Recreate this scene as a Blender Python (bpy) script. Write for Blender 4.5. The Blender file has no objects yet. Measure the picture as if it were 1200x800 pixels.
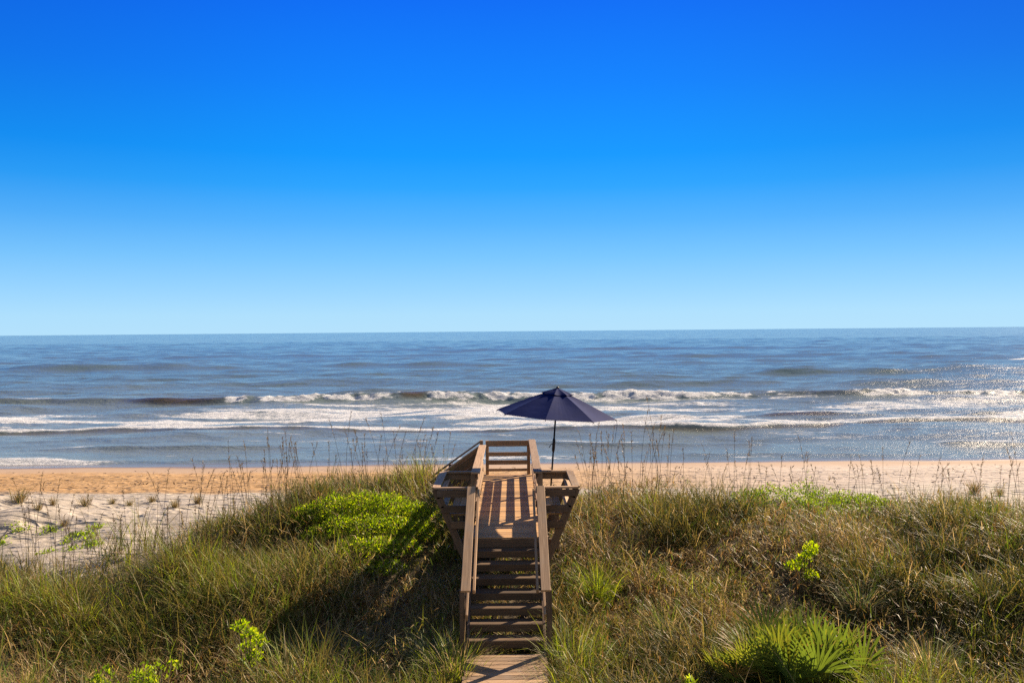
import bpy, math, random
import numpy as np
from mathutils import Vector, Matrix

random.seed(7)
RNG = np.random.default_rng(7)
scn = bpy.context.scene
COL = scn.collection
R = math.radians

# ------------------------------------------------------------------ camera, sky, sun, exposure
CAM_Z = 7.5
FOCAL = 1000.0                      # in pixels of a 1200 wide frame
cam_data = bpy.data.cameras.new('camera')
cam_data.sensor_width = 36.0
cam_data.lens = 36.0 * FOCAL / 1200.0
cam_data.clip_start = 0.1
cam_data.clip_end = 200000.0
cam = bpy.data.objects.new('camera', cam_data)
COL.objects.link(cam)
CAM_M = Matrix.Translation((0, 0, CAM_Z)) @ Matrix.Rotation(R(90 - 0.69), 4, 'X') @ Matrix.Rotation(R(-0.5), 4, 'Z')
cam.matrix_world = CAM_M
scn.camera = cam

SUN_EL, SUN_AZ = 31.0, 46.5         # azimuth measured to the right of the view axis (+Y)
sun_vec = Vector((math.sin(R(SUN_AZ)) * math.cos(R(SUN_EL)), math.cos(R(SUN_AZ)) * math.cos(R(SUN_EL)), math.sin(R(SUN_EL))))
world = bpy.data.worlds.new('World')
scn.world = world
world.use_nodes = True
wn, wl = world.node_tree.nodes, world.node_tree.links
wn.clear()
sky = wn.new('ShaderNodeTexSky')
sky.sky_type = 'NISHITA'
sky.sun_disc = False
sky.sun_elevation = R(SUN_EL)
sky.sun_rotation = R(SUN_AZ)
sky.altitude = 0.0
sky.air_density = 1.0
sky.dust_density = 0.0
sky.ozone_density = 3.0
EXPOSURE = 1.08
SKY_STRENGTH = 0.12
wtc = wn.new('ShaderNodeTexCoord')
wxyz = wn.new('ShaderNodeSeparateXYZ')
wl.new(wtc.outputs['Generated'], wxyz.inputs[0])
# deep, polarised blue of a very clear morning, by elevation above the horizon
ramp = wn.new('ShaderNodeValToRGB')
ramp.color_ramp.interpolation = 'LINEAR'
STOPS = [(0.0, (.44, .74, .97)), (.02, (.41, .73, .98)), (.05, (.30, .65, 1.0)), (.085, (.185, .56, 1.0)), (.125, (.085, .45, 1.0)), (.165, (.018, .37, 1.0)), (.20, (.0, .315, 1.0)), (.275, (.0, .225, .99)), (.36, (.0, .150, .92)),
         (.42, (.0, .115, .76)), (.62, (.04, .13, .38)), (1.0, (.09, .15, .28))]  # overhead, out of view, the blue is muted for a more neutral fill
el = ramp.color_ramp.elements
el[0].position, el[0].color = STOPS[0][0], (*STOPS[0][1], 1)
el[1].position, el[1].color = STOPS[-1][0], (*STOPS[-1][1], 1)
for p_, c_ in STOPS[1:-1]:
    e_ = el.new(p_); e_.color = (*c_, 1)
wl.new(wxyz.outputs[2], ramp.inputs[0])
# unseen sky behind the camera, greyed to give a neutral fill light
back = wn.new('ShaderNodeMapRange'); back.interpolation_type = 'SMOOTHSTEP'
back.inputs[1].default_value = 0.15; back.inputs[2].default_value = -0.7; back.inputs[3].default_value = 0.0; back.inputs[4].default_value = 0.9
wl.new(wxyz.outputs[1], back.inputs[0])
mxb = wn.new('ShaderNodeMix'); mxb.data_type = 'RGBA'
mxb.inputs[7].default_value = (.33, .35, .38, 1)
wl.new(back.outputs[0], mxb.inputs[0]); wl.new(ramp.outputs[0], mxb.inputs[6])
axn = wn.new('ShaderNodeMath'); axn.operation = 'ABSOLUTE'
wl.new(wxyz.outputs[0], axn.inputs[0])
sd1 = wn.new('ShaderNodeMapRange'); sd1.interpolation_type = 'SMOOTHSTEP'
sd1.inputs[1].default_value = .10; sd1.inputs[2].default_value = .62; sd1.inputs[4].default_value = .5
wl.new(axn.outputs[0], sd1.inputs[0])
sd2 = wn.new('ShaderNodeMapRange'); sd2.interpolation_type = 'SMOOTHSTEP'
sd2.inputs[1].default_value = .02; sd2.inputs[2].default_value = .30
wl.new(wxyz.outputs[2], sd2.inputs[0])
sdm = wn.new('ShaderNodeMath'); sdm.operation = 'MULTIPLY'
wl.new(sd1.outputs[0], sdm.inputs[0]); wl.new(sd2.outputs[0], sdm.inputs[1])
mxd = wn.new('ShaderNodeMix'); mxd.data_type = 'RGBA'; mxd.blend_type = 'MULTIPLY'
mxd.inputs[7].default_value = (.3, .42, .60, 1)
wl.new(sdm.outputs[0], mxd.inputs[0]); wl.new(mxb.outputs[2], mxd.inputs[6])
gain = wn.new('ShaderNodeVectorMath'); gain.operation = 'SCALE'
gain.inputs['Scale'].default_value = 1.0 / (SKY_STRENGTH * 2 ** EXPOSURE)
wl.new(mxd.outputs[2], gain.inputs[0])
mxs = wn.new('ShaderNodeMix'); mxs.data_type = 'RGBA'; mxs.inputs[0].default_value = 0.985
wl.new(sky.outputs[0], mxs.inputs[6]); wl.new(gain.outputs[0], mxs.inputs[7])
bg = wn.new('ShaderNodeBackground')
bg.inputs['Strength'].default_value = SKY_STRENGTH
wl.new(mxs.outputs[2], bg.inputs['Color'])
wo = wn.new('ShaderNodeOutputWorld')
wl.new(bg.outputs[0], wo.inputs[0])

sun_data = bpy.data.lights.new('sun', 'SUN')
sun_data.energy = 5.0
sun_data.angle = R(0.5)
sun_data.color = (1.0, 0.80, 0.58)
sun = bpy.data.objects.new('sun', sun_data)
COL.objects.link(sun)
sun.rotation_mode = 'QUATERNION'
sun.rotation_quaternion = sun_vec.to_track_quat('Z', 'Y')
sun.location = sun_vec * 60

scn.view_settings.view_transform = 'Standard'
scn.view_settings.look = 'None'
scn.view_settings.gamma = 1.0
scn.view_settings.use_curve_mapping = False
scn.view_settings.exposure = EXPOSURE
scn.cycles.max_bounces = 6
scn.cycles.diffuse_bounces = 3
scn.cycles.glossy_bounces = 3
scn.cycles.transmission_bounces = 3
scn.cycles.transparent_max_bounces = 4
scn.cycles.sample_clamp_indirect = 6.0
scn.cycles.sample_clamp_direct = 4.0
scn.cycles.use_denoising = False

# ------------------------------------------------------------------ helpers
def at(px, py, d):
    """World point seen at photo pixel (px, py) at distance d along +Y."""
    v = CAM_M.to_3x3() @ Vector(((px - 600) / FOCAL, (400 - py) / FOCAL, -1.0))
    v *= d / v.y
    return Vector((v.x, v.y, v.z + CAM_Z))

def _hash(ix, iy, seed):
    h = (ix.astype(np.int64) * 374761393 + iy.astype(np.int64) * 668265263 + seed * 1442695041) & 0xFFFFFFFF
    h = ((h ^ (h >> 13)) * 1274126177) & 0xFFFFFFFF
    h = h ^ (h >> 16)
    return (h & 0xFFFFFF) / float(0xFFFFFF)

def vnoise(x, y, seed=0):
    x = np.asarray(x, float); y = np.asarray(y, float)
    ix, iy = np.floor(x), np.floor(y)
    fx, fy = x - ix, y - iy
    fx = fx * fx * (3 - 2 * fx); fy = fy * fy * (3 - 2 * fy)
    a = _hash(ix, iy, seed); b = _hash(ix + 1, iy, seed); c = _hash(ix, iy + 1, seed); d = _hash(ix + 1, iy + 1, seed)
    return (a + (b - a) * fx) * (1 - fy) + (c + (d - c) * fx) * fy

def fbm(x, y, seed=0, octaves=4):
    s, amp, tot = 0.0, 1.0, 0.0
    for o in range(octaves):
        s = s + amp * vnoise(np.asarray(x) * 2 ** o, np.asarray(y) * 2 ** o, seed + o * 17)
        tot += amp; amp *= 0.5
    return s / tot

def sstep(a, b, x):
    t = np.clip((np.asarray(x, float) - a) / (b - a), 0, 1)
    return t * t * (3 - 2 * t)

def props(o, label=None, cat=None, group=None, kind=None):
    if label: o['label'] = label
    if cat: o['category'] = cat
    if group: o['group'] = group
    if kind: o['kind'] = kind
    return o

def empty(name, loc, label, cat, group=None):
    o = bpy.data.objects.new(name, None)
    o.empty_display_size = 0.2
    COL.objects.link(o)
    o.location = loc
    return props(o, label, cat, group)

def link_mesh(name, me, parent=None, loc=None):
    o = bpy.data.objects.new(name, me)
    COL.objects.link(o)
    if loc is not None: o.location = loc
    if parent is not None: o.parent = parent
    return o

def np_mesh(name, verts, quads, mat, colors=None, attrs=None, smooth=False):
    """Mesh from numpy: verts (N,3), quads (M,4)."""
    me = bpy.data.meshes.new(name)
    n, m = len(verts), len(quads)
    me.vertices.add(n)
    me.vertices.foreach_set('co', np.ascontiguousarray(verts, np.float32).ravel())
    k = quads.shape[1]
    me.loops.add(m * k)
    me.loops.foreach_set('vertex_index', np.ascontiguousarray(quads, np.int32).ravel())
    me.polygons.add(m)
    me.polygons.foreach_set('loop_start', np.arange(0, m * k, k, dtype=np.int32))
    if smooth:
        me.polygons.foreach_set('use_smooth', np.ones(m, bool))
    me.update(calc_edges=True)
    if colors is not None:
        ca = me.color_attributes.new('tint', 'FLOAT_COLOR', 'POINT')
        c4 = np.ones((n, 4), np.float32); c4[:, :3] = colors
        ca.data.foreach_set('color', c4.ravel())
    for an, av in (attrs or {}).items():
        a = me.attributes.new(an, 'FLOAT', 'POINT')
        a.data.foreach_set('value', np.ascontiguousarray(av, np.float32))
    me.materials.append(mat)
    return me

class MB:
    """Collects boards and tubes into one mesh, with a grain UV and a random value per board."""
    def __init__(s):
        s.v, s.f, s.uv, s.rnd = [], [], [], []
    def board(s, p0, p1, w, t, up=(0, 0, 1), bevel=0.004):
        """A sawn board from p0 to p1; width w across, thickness t along up. Edges chamfered."""
        p0, p1 = Vector(p0), Vector(p1)
        a = (p1 - p0); L = a.length; a.normalize()
        up = Vector(up); side = a.cross(up).normalized(); up = side.cross(a).normalized()
        b = min(bevel, t * .3, w * .3)
        hw, ht = w / 2, t / 2
        prof = [(-hw + b, -ht), (hw - b, -ht), (hw, -ht + b), (hw, ht - b), (hw - b, ht), (-hw + b, ht), (-hw, ht - b), (-hw, -ht + b)]
        n = len(prof); base = len(s.v)
        r = random.random(); ou, ov = random.random() * 50, random.random() * 50
        for k, p in enumerate((p0, p1)):
            for (x, y) in prof:
                s.v.append(p + side * x + up * y)
        per = [0]
        for i in range(n):
            q, w2 = prof[i], prof[(i + 1) % n]
            per.append(per[-1] + math.hypot(w2[0] - q[0], w2[1] - q[1]))
        for i in range(n):
            j = (i + 1) % n
            s.f.append((base + i, base + j, base + n + j, base + n + i))
            s.uv.append([(ou, ov + per[i]), (ou, ov + per[i + 1]), (ou + L, ov + per[i + 1]), (ou + L, ov + per[i])])
            s.rnd.append(r)
        for off, rev in ((0, True), (n, False)):
            idx = [base + off + i for i in range(n)]
            uvs = [(ou + q[0] * .1, ov + q[1]) for q in prof]
            if rev: idx.reverse(); uvs.reverse()
            s.f.append(tuple(idx)); s.uv.append(uvs); s.rnd.append(r)
        return s
    def tube(s, pts, radii, n=8):
        pts = [Vector(p) for p in pts]
        if not hasattr(radii, '__len__'): radii = [radii] * len(pts)
        base = len(s.v); r = random.random()
        prev = None
        for i, p in enumerate(pts):
            a = (pts[min(i + 1, len(pts) - 1)] - pts[max(i - 1, 0)]).normalized()
            ref = Vector((0, 0, 1)) if abs(a.z) < .95 else Vector((1, 0, 0))
            if prev is not None: ref = prev
            u = a.cross(ref); u = u.normalized() if u.length > 1e-6 else a.orthogonal().normalized()
            v = a.cross(u).normalized()
            prev = u.cross(a)
            for k in range(n):
                th = 2 * math.pi * k / n
                s.v.append(p + (u * math.cos(th) + v * math.sin(th)) * radii[i])
        for i in range(len(pts) - 1):
            for k in range(n):
                k2 = (k + 1) % n
                s.f.append((base + i * n + k, base + i * n + k2, base + (i + 1) * n + k2, base + (i + 1) * n + k))
                s.uv.append([(0, 0), (0, 1), (1, 1), (1, 0)]); s.rnd.append(r)
        for off, rev in ((0, False), ((len(pts) - 1) * n, True)):
            idx = [base + off + k for k in range(n)]
            if rev: idx.reverse()
            s.f.append(tuple(reversed(idx))); s.uv.append([(0, 0)] * n); s.rnd.append(r)
        return s
    def build(s, name, mat, parent=None, smooth=False, origin=None):
        o0 = Vector(origin) if origin is not None else (parent_world(parent) if parent is not None else Vector())
        me = bpy.data.meshes.new(name)
        me.from_pydata([tuple(v - o0) for v in s.v], [], s.f)
        uvl = me.uv_layers.new(name='grain')
        k = 0
        for f in s.uv:
            for c in f:
                uvl.data[k].uv = c; k += 1
        a = me.attributes.new('rnd', 'FLOAT', 'FACE')
        a.data.foreach_set('value', s.rnd)
        if smooth:
            me.polygons.foreach_set('use_smooth', [True] * len(me.polygons))
        me.materials.append(mat)
        me.update()
        return link_mesh(name, me, parent)

def parent_world(p):
    v = Vector()
    while p is not None:
        v += p.location
        p = p.parent
    return v

# ------------------------------------------------------------------ materials
def new_mat(name):
    m = bpy.data.materials.new(name); m.use_nodes = True
    nt = m.node_tree; nt.nodes.clear()
    out = nt.nodes.new('ShaderNodeOutputMaterial')
    return m, nt, out

class N:
    """Terse node building."""
    def __init__(s, nt): s.nt = nt
    def node(s, t, **kw):
        n = s.nt.nodes.new(t)
        for k, v in kw.items():
            if k.startswith('_'): setattr(n, k[1:], v)
            else: s.put(n.inputs[k.replace('__', ' ')] if isinstance(k, str) else n.inputs[k], v)
        return n
    def put(s, inp, v):
        if hasattr(v, 'is_output'): s.nt.links.new(v, inp)
        elif isinstance(v, tuple) and len(v) == 3 and inp.type == 'RGBA': inp.default_value = (*v, 1)
        else: inp.default_value = v
    def math(s, op, a, b=None, clamp=False):
        n = s.nt.nodes.new('ShaderNodeMath'); n.operation = op; n.use_clamp = clamp
        s.put(n.inputs[0], a)
        if b is not None: s.put(n.inputs[1], b)
        return n.outputs[0]
    def mix(s, f, a, b, blend='MIX'):
        n = s.nt.nodes.new('ShaderNodeMix'); n.data_type = 'RGBA'; n.blend_type = blend
        s.put(n.inputs[0], f); s.put(n.inputs[6], a); s.put(n.inputs[7], b)
        return n.outputs[2]
    def noise(s, vec, scale, detail=4, rough=.55, dist=0.0):
        n = s.nt.nodes.new('ShaderNodeTexNoise')
        if vec is not None: s.put(n.inputs['Vector'], vec)
        n.inputs['Scale'].default_value = scale; n.inputs['Detail'].default_value = detail
        n.inputs['Roughness'].default_value = rough; n.inputs['Distortion'].default_value = dist
        return n.outputs['Fac']
    def ramp(s, f, a, b, lo=0.0, hi=1.0):
        n = s.nt.nodes.new('ShaderNodeMapRange'); n.interpolation_type = 'SMOOTHSTEP'
        s.put(n.inputs[0], f); s.put(n.inputs[1], a); s.put(n.inputs[2], b); s.put(n.inputs[3], lo); s.put(n.inputs[4], hi)
        return n.outputs[0]
    def attr(s, name):
        n = s.nt.nodes.new('ShaderNodeAttribute'); n.attribute_name = name
        return n
    def scaled(s, vec, sc, loc=(0, 0, 0)):
        n = s.nt.nodes.new('ShaderNodeMapping'); s.put(n.inputs['Vector'], vec); n.inputs['Scale'].default_value = sc; n.inputs['Location'].default_value = loc
        return n.outputs[0]
    def pos(s):
        return s.nt.nodes.new('ShaderNodeNewGeometry').outputs['Position']
    def bump(s, h, strength, dist, normal=None):
        n = s.nt.nodes.new('ShaderNodeBump'); s.put(n.inputs['Strength'], strength); s.put(n.inputs['Distance'], dist)
        s.put(n.inputs['Height'], h)
        if normal is not None: s.put(n.inputs['Normal'], normal)
        return n.outputs[0]

def wood_mat(name, a, b, c, weather=.35):
    m, nt, out = new_mat(name); n = N(nt)
    uv = nt.nodes.new('ShaderNodeUVMap'); uv.uv_map = 'grain'
    rnd = n.attr('rnd').outputs['Fac']
    g1 = n.noise(n.scaled(uv.outputs[0], (1.6, 38, 1)), 1.0, 6, .6, .6)
    g2 = n.noise(n.scaled(uv.outputs[0], (.9, 7, 1)), 1.0, 4, .6, .8)
    g3 = n.noise(n.pos(), 3.2, 5, .6)
    col = n.mix(n.ramp(g1, .3, .72), a, b)
    col = n.mix(n.ramp(g2, .45, .75, 0, .7), col, c)
    gr = n.mix(rnd, (.60, .60, .62), (1.22, 1.18, 1.12))
    col = n.mix(1.0, col, gr, 'MULTIPLY')
    col = n.mix(n.ramp(g3, .5, .72, 0, weather), col, (.30, .26, .215))
    crack = n.ramp(n.noise(n.scaled(uv.outputs[0], (1.1, 55, 1), (3, 9, 0)), 1.0, 3, .5, .3), .27, .34)
    col = n.mix(crack, (.055, .036, .024), col)
    h = n.math('ADD', n.math('MULTIPLY', g1, .6), n.math('MULTIPLY', crack, .5))
    p = n.node('ShaderNodeBsdfPrincipled', Base__Color=col, Roughness=.72)
    p.inputs['Specular IOR Level'].default_value = .35
    nt.links.new(n.bump(h, .55, .004), p.inputs['Normal'])
    nt.links.new(p.outputs[0], out.inputs[0])
    return m

def leaf_mat(name, trans=.42, rough=.5, spec=.25, gain=1.0):
    m, nt, out = new_mat(name); n = N(nt)
    col = n.attr('tint').outputs['Color']
    p = n.node('ShaderNodeBsdfPrincipled', Base__Color=col, Roughness=rough)
    p.inputs['Specular IOR Level'].default_value = spec
    hs = nt.nodes.new('ShaderNodeHueSaturation'); hs.inputs['Saturation'].default_value = 1.12; hs.inputs['Value'].default_value = 1.35 * gain
    nt.links.new(col, hs.inputs['Color'])
    t = n.node('ShaderNodeBsdfTranslucent', Color=hs.outputs[0])
    mx = nt.nodes.new('ShaderNodeMixShader'); mx.inputs[0].default_value = trans
    nt.links.new(p.outputs[0], mx.inputs[1]); nt.links.new(t.outputs[0], mx.inputs[2]); nt.links.new(mx.outputs[0], out.inputs[0])
    return m

def simple_mat(name, col, rough=.5, metal=0.0, spec=.4, var=.15, scale=30):
    m, nt, out = new_mat(name); n = N(nt)
    tc = nt.nodes.new('ShaderNodeTexCoord')
    f = n.noise(tc.outputs['Object'], scale, 4)
    c = n.mix(f, tuple(x * (1 - var) for x in col), tuple(min(1, x * (1 + var)) for x in col))
    p = n.node('ShaderNodeBsdfPrincipled', Base__Color=c, Roughness=rough, Metallic=metal)
    p.inputs['Specular IOR Level'].default_value = spec
    nt.links.new(p.outputs[0], out.inputs[0])
    return m

WOOD_DECK = wood_mat('deck_wood', (.42, .235, .095), (.60, .38, .18), (.48, .30, .155), .22)
WOOD_STEP = wood_mat('step_wood_shaded', (.085, .054, .030), (.15, .098, .055), (.075, .05, .03), .10)  # walkover wood darkened: the shade on the steps is put into the colour
WOOD_RAIL = wood_mat('rail_wood', (.31, .20, .115), (.48, .33, .20), (.27, .18, .11), .35)
WOOD_DARK = wood_mat('frame_wood', (.14, .09, .055), (.23, .15, .092), (.115, .078, .05), .2)
GRASS = leaf_mat('dune_grass_blade', .38, .45, .22, 1.15)
LEAF = leaf_mat('bright_leaf', .50, .45, .25, 1.1)
PALM = leaf_mat('palm_leaf', .38, .55, .2)

# sand: dry pale dune sand, damp orange beach, wet sand by the water
def sand_material():
    m, nt, out = new_mat('sand_ground'); n = N(nt)
    pos = n.pos()
    sx = nt.nodes.new('ShaderNodeSeparateXYZ'); nt.links.new(pos, sx.inputs[0])
    wob = n.noise(n.scaled(pos, (.10, .22, .2)), 1.0, 5, .55)
    yy = n.math('ADD', sx.outputs[1], n.math('MULTIPLY', n.math('SUBTRACT', wob, .5), 7.0))
    fine = n.noise(pos, 2.2, 8, .65)
    grit = n.noise(pos, 14, 4, .7)
    dry = n.mix(n.ramp(fine, .3, .72), (.31, .27, .215), (.50, .44, .365))
    damp = n.mix(n.ramp(fine, .3, .7), (.31, .18, .07), (.49, .315, .15))
    pale = n.mix(fine, (.37, .305, .245), (.48, .41, .345))
    xr = n.ramp(sx.outputs[0], -2.0, 16.0)
    beach = n.mix(xr, damp, pale)
    col = n.mix(n.ramp(yy, 32.5, 34.5), dry, beach)
    smooth_band = n.mix(fine, (.34, .24, .16), (.41, .30, .205))
    col = n.mix(n.ramp(yy, 41.5, 45.0), col, smooth_band)
    wet = n.ramp(n.math('ADD', sx.outputs[1], n.math('MULTIPLY', n.math('SUBTRACT', wob, .5), 3.5)), 45.4, 47.6)
    col = n.mix(wet, col, (.15, .11, .075))
    # leaf litter where the dune plants grow; also painted under the walkover to darken it
    veg = n.attr('veg').outputs['Fac']
    lit = n.noise(pos, 9, 6, .7)
    litter = n.mix(n.ramp(lit, .35, .68), (.022, .017, .010), (.13, .095, .05))
    col = n.mix(n.ramp(n.math('ADD', veg, n.math('MULTIPLY', n.math('SUBTRACT', fine, .5), .8)), .3, .6), col, litter)
    # footprints and tyre ruts: pits
    v = nt.nodes.new('ShaderNodeTexVoronoi'); v.feature = 'F1'; v.inputs['Scale'].default_value = 1.0; v.inputs['Randomness'].default_value = 1.0
    nt.links.new(n.scaled(pos, (1.1, 1.7, .3)), v.inputs['Vector'])
    pit = n.ramp(v.outputs['Distance'], .12, .34)
    v2 = nt.nodes.new('ShaderNodeTexVoronoi'); v2.feature = 'F1'; v2.inputs['Scale'].default_value = 1.0
    nt.links.new(n.scaled(pos, (2.6, 3.1, .3), (5, 2, 0)), v2.inputs['Vector'])
    pit2 = n.ramp(v2.outputs['Distance'], .15, .4)
    rut = n.ramp(n.noise(n.scaled(pos, (.16, 2.6, .3)), 1.0, 4, .6), .38, .5)
    churn = n.math('MULTIPLY', n.ramp(yy, 18.0, 24.0, .35, 1.0), n.ramp(yy, 40.5, 42.5, 1, 0))
    h = n.math('ADD', n.math('MULTIPLY', pit, .10), n.math('MULTIPLY', pit2, .05))
    h = n.math('ADD', h, n.math('MULTIPLY', rut, .07))
    h = n.math('MULTIPLY', h, n.math('ADD', n.math('MULTIPLY', churn, .85), .15))
    h = n.math('ADD', h, n.math('MULTIPLY', fine, .06))
    h = n.math('ADD', h, n.math('MULTIPLY', grit, .008))
    h = n.math('MULTIPLY', h, n.ramp(yy, 42, 44.5, 1.0, .12))
    p = n.node('ShaderNodeBsdfPrincipled', Base__Color=col, Roughness=n.math('SUBTRACT', .9, n.math('MULTIPLY', wet, .72)))
    p.inputs['Specular IOR Level'].default_value = .3
    nt.links.new(n.bump(h, 1.0, 1.0), p.inputs['Normal'])
    nt.links.new(p.outputs[0], out.inputs[0])
    return m

def water_material():
    m, nt, out = new_mat('sea_water'); n = N(nt)
    pos = n.pos()
    sx = nt.nodes.new('ShaderNodeSeparateXYZ'); nt.links.new(pos, sx.inputs[0])
    foam = n.attr('foam').outputs['Fac']
    lace_at = n.attr('lace').outputs['Fac']
    deep = (.125, .178, .165)
    shallow = (.17, .21, .20)
    col = n.mix(n.ramp(sx.outputs[1], 62, 150, 1, 0), deep, shallow)
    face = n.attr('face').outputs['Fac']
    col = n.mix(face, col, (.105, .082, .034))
    n1 = n.noise(n.scaled(pos, (.55, 1.1, .5)), 1.0, 8, .62, .3)
    n2 = n.noise(n.scaled(pos, (1.6, 3.4, 1.5)), 1.0, 6, .65)
    n3 = n.noise(n.scaled(pos, (.03, .15, .1)), 1.0, 5, .6)
    hgt = n.math('ADD', n.math('MULTIPLY', n1, .50), n.math('MULTIPLY', n2, .30))
    hgt = n.math('ADD', hgt, n.math('MULTIPLY', n3, 1.0))
    near = n.ramp(sx.outputs[1], 70, 260, .30, .20)
    # foam: dense where the attribute is high, lace of holes where it is low
    lace = n.noise(n.scaled(pos, (.75, 1.7, .8)), 1.0, 9, .75, 1.0)
    lace2 = n.noise(n.scaled(pos, (2.6, 5.5, 2)), 1.0, 6, .75)
    lv = n.math('ADD', n.math('MULTIPLY', lace, .7), n.math('MULTIPLY', lace2, .3))
    thr = n.math('SUBTRACT', .78, n.math('MULTIPLY', foam, .56))
    fm = n.ramp(n.math('SUBTRACT', lv, thr), -.075, .105, 0, .93)
    fm = n.math('MULTIPLY', fm, n.ramp(foam, .02, .12))
    fcol = n.mix(n.ramp(n.math('ADD', n.math('MULTIPLY', lace, .5), n.math('MULTIPLY', lace2, .5)), .36, .64), (.40, .44, .47), (.86, .86, .86))
    bmp = n.bump(hgt, 1.0, near)
    # far away the ripples are smaller than a pixel: tilt the normal directly there
    tn = nt.nodes.new('ShaderNodeTexNoise'); tn.inputs['Scale'].default_value = 1.0; tn.inputs['Detail'].default_value = 5
    nt.links.new(n.scaled(pos, (.09, .16, .1)), tn.inputs['Vector'])
    tv = nt.nodes.new('ShaderNodeVectorMath'); tv.operation = 'SUBTRACT'; tv.inputs[1].default_value = (.5, .5, .5)
    nt.links.new(tn.outputs['Color'], tv.inputs[0])
    tm_ = nt.nodes.new('ShaderNodeVectorMath'); tm_.operation = 'MULTIPLY_ADD'
    fw = n.ramp(sx.outputs[1], 170, 900, 0, .75)
    cx = nt.nodes.new('ShaderNodeCombineXYZ'); nt.links.new(fw, cx.inputs[0]); nt.links.new(fw, cx.inputs[1])
    nt.links.new(tv.outputs[0], tm_.inputs[0]); nt.links.new(cx.outputs[0], tm_.inputs[1]); nt.links.new(bmp, tm_.inputs[2])
    nz = nt.nodes.new('ShaderNodeVectorMath'); nz.operation = 'NORMALIZE'
    nt.links.new(tm_.outputs[0], nz.inputs[0])
    bmp = nz.outputs[0]
    wat = n.node('ShaderNodeBsdfPrincipled', Base__Color=col, Roughness=.15)
    wat.inputs['IOR'].default_value = 1.333
    nt.links.new(bmp, wat.inputs['Normal'])
    fb = n.bump(n.math('ADD', lace2, n.math('MULTIPLY', lace, .8)), .8, .25)
    fo = n.node('ShaderNodeBsdfPrincipled', Base__Color=fcol, Roughness=.85)
    fo.inputs['Specular IOR Level'].default_value = .2
    nt.links.new(fb, fo.inputs['Normal'])
    mx = nt.nodes.new('ShaderNodeMixShader')
    nt.links.new(fm, mx.inputs[0]); nt.links.new(wat.outputs[0], mx.inputs[1]); nt.links.new(fo.outputs[0], mx.inputs[2])
    nt.links.new(mx.outputs[0], out.inputs[0])
    return m

# ------------------------------------------------------------------ the ground
PROF_Y = np.array([-40, 0, 11, 14, 17, 20, 23, 27, 33, 40, 48, 52, 60, 80, 120, 400], float)
PROF_Z = np.array([1.6, 1.6, 1.65, 1.8, 2.4, 2.8, 2.62, 2.05, 1.30, .78, .12, -.22, -.9, -2.0, -3.0, -5.0], float)
WX = -0.14                                     # centre line of the walkover

def ground(x, y):
    x = np.asarray(x, float); y = np.asarray(y, float)
    z = np.interp(y, PROF_Y, PROF_Z)
    dune = sstep(13, 17, y) * sstep(34, 25, y)
    z = z - .30 * sstep(-5.0, -9.5, x) * sstep(14, 18, y) * sstep(27, 21, y)
    z = z + (.20 - .22 * sstep(9, 13, x)) * sstep(3, 8, x) * sstep(14, 19, y) * sstep(29, 23, y)
    hum = fbm(x / 4.3 + 3.1, y / 3.4, 11, 3) - .5
    z = z + .38 * sstep(-7.0, -5.0, x) * sstep(-1.2, -2.2, x) * sstep(19.6, 21.2, y) * sstep(25.5, 23.0, y)
    z = z + hum * (1.15 * dune + .25 * sstep(8, 12, y) * sstep(36, 30, y)) * sstep(.9, 2.6, np.abs(x - WX) + .25 * np.maximum(0, 15 - y))
    z = z + (fbm(x / 1.3, y / 1.1, 23, 3) - .5) * .14 * sstep(47, 40, y) * sstep(.6, 1.6, np.abs(x - WX))
    z = z + (fbm(x / 14., y / 30., 31, 2) - .5) * .20 * sstep(60, 30, y) * sstep(25, 32, y)
    return z

def veg_density(x, y):
    """0..1: how thickly the dune plants cover the ground."""
    x = np.asarray(x, float); y = np.asarray(y, float)
    edge = np.interp(x, [-30, -11, -8.2, -6.2, -4.8, -3.2, 0, 3, 6, 9, 12, 30], [17.2, 17.4, 18.3, 19.9, 22.6, 23.6, 24.4, 24.6, 23.0, 22.2, 21.6, 21.4])
    edge = edge + (fbm(x / 2.2, y / 2.2, 41, 3) - .5) * 3.4
    d = sstep(2.6, -1.2, y - edge)
    # keep the steps and the landing clear
    return d

def grid_patch(xs, ys):
    X, Y = np.meshgrid(xs, ys)
    Z = ground(X, Y)
    v = np.stack([X, Y, Z], -1).reshape(-1, 3)
    nx, ny = len(xs), len(ys)
    i = np.arange(ny - 1)[:, None] * nx + np.arange(nx - 1)[None, :]
    q = np.stack([i, i + 1, i + 1 + nx, i + nx], -1).reshape(-1, 4)
    return v, q

gx = np.concatenate([np.linspace(-6000, -60, 24), np.linspace(-50, 50, 401), np.linspace(60, 6000, 24)])
gy = np.concatenate([np.array([-3000, -1000, -300, -100, -40, -10, 0, 5]), np.arange(8, 56, .2), np.array([60, 70, 80, 100, 120, 160, 220, 300, 400])])
gv, gq = grid_patch(gx, gy)
gm = np_mesh('sand', gv, gq, sand_material(), attrs={'veg': np.maximum(veg_density(gv[:, 0], gv[:, 1]), (np.abs(gv[:, 0] - WX) < 1.0) * (gv[:, 1] < 24) * (gv[:, 1] > 8))}, smooth=True)  # litter strip added below the walkover so gaps between steps look dark
props(link_mesh('sand', gm), kind='structure', label='pale dune sand sloping down to an orange damp beach', cat='ground')

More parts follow.
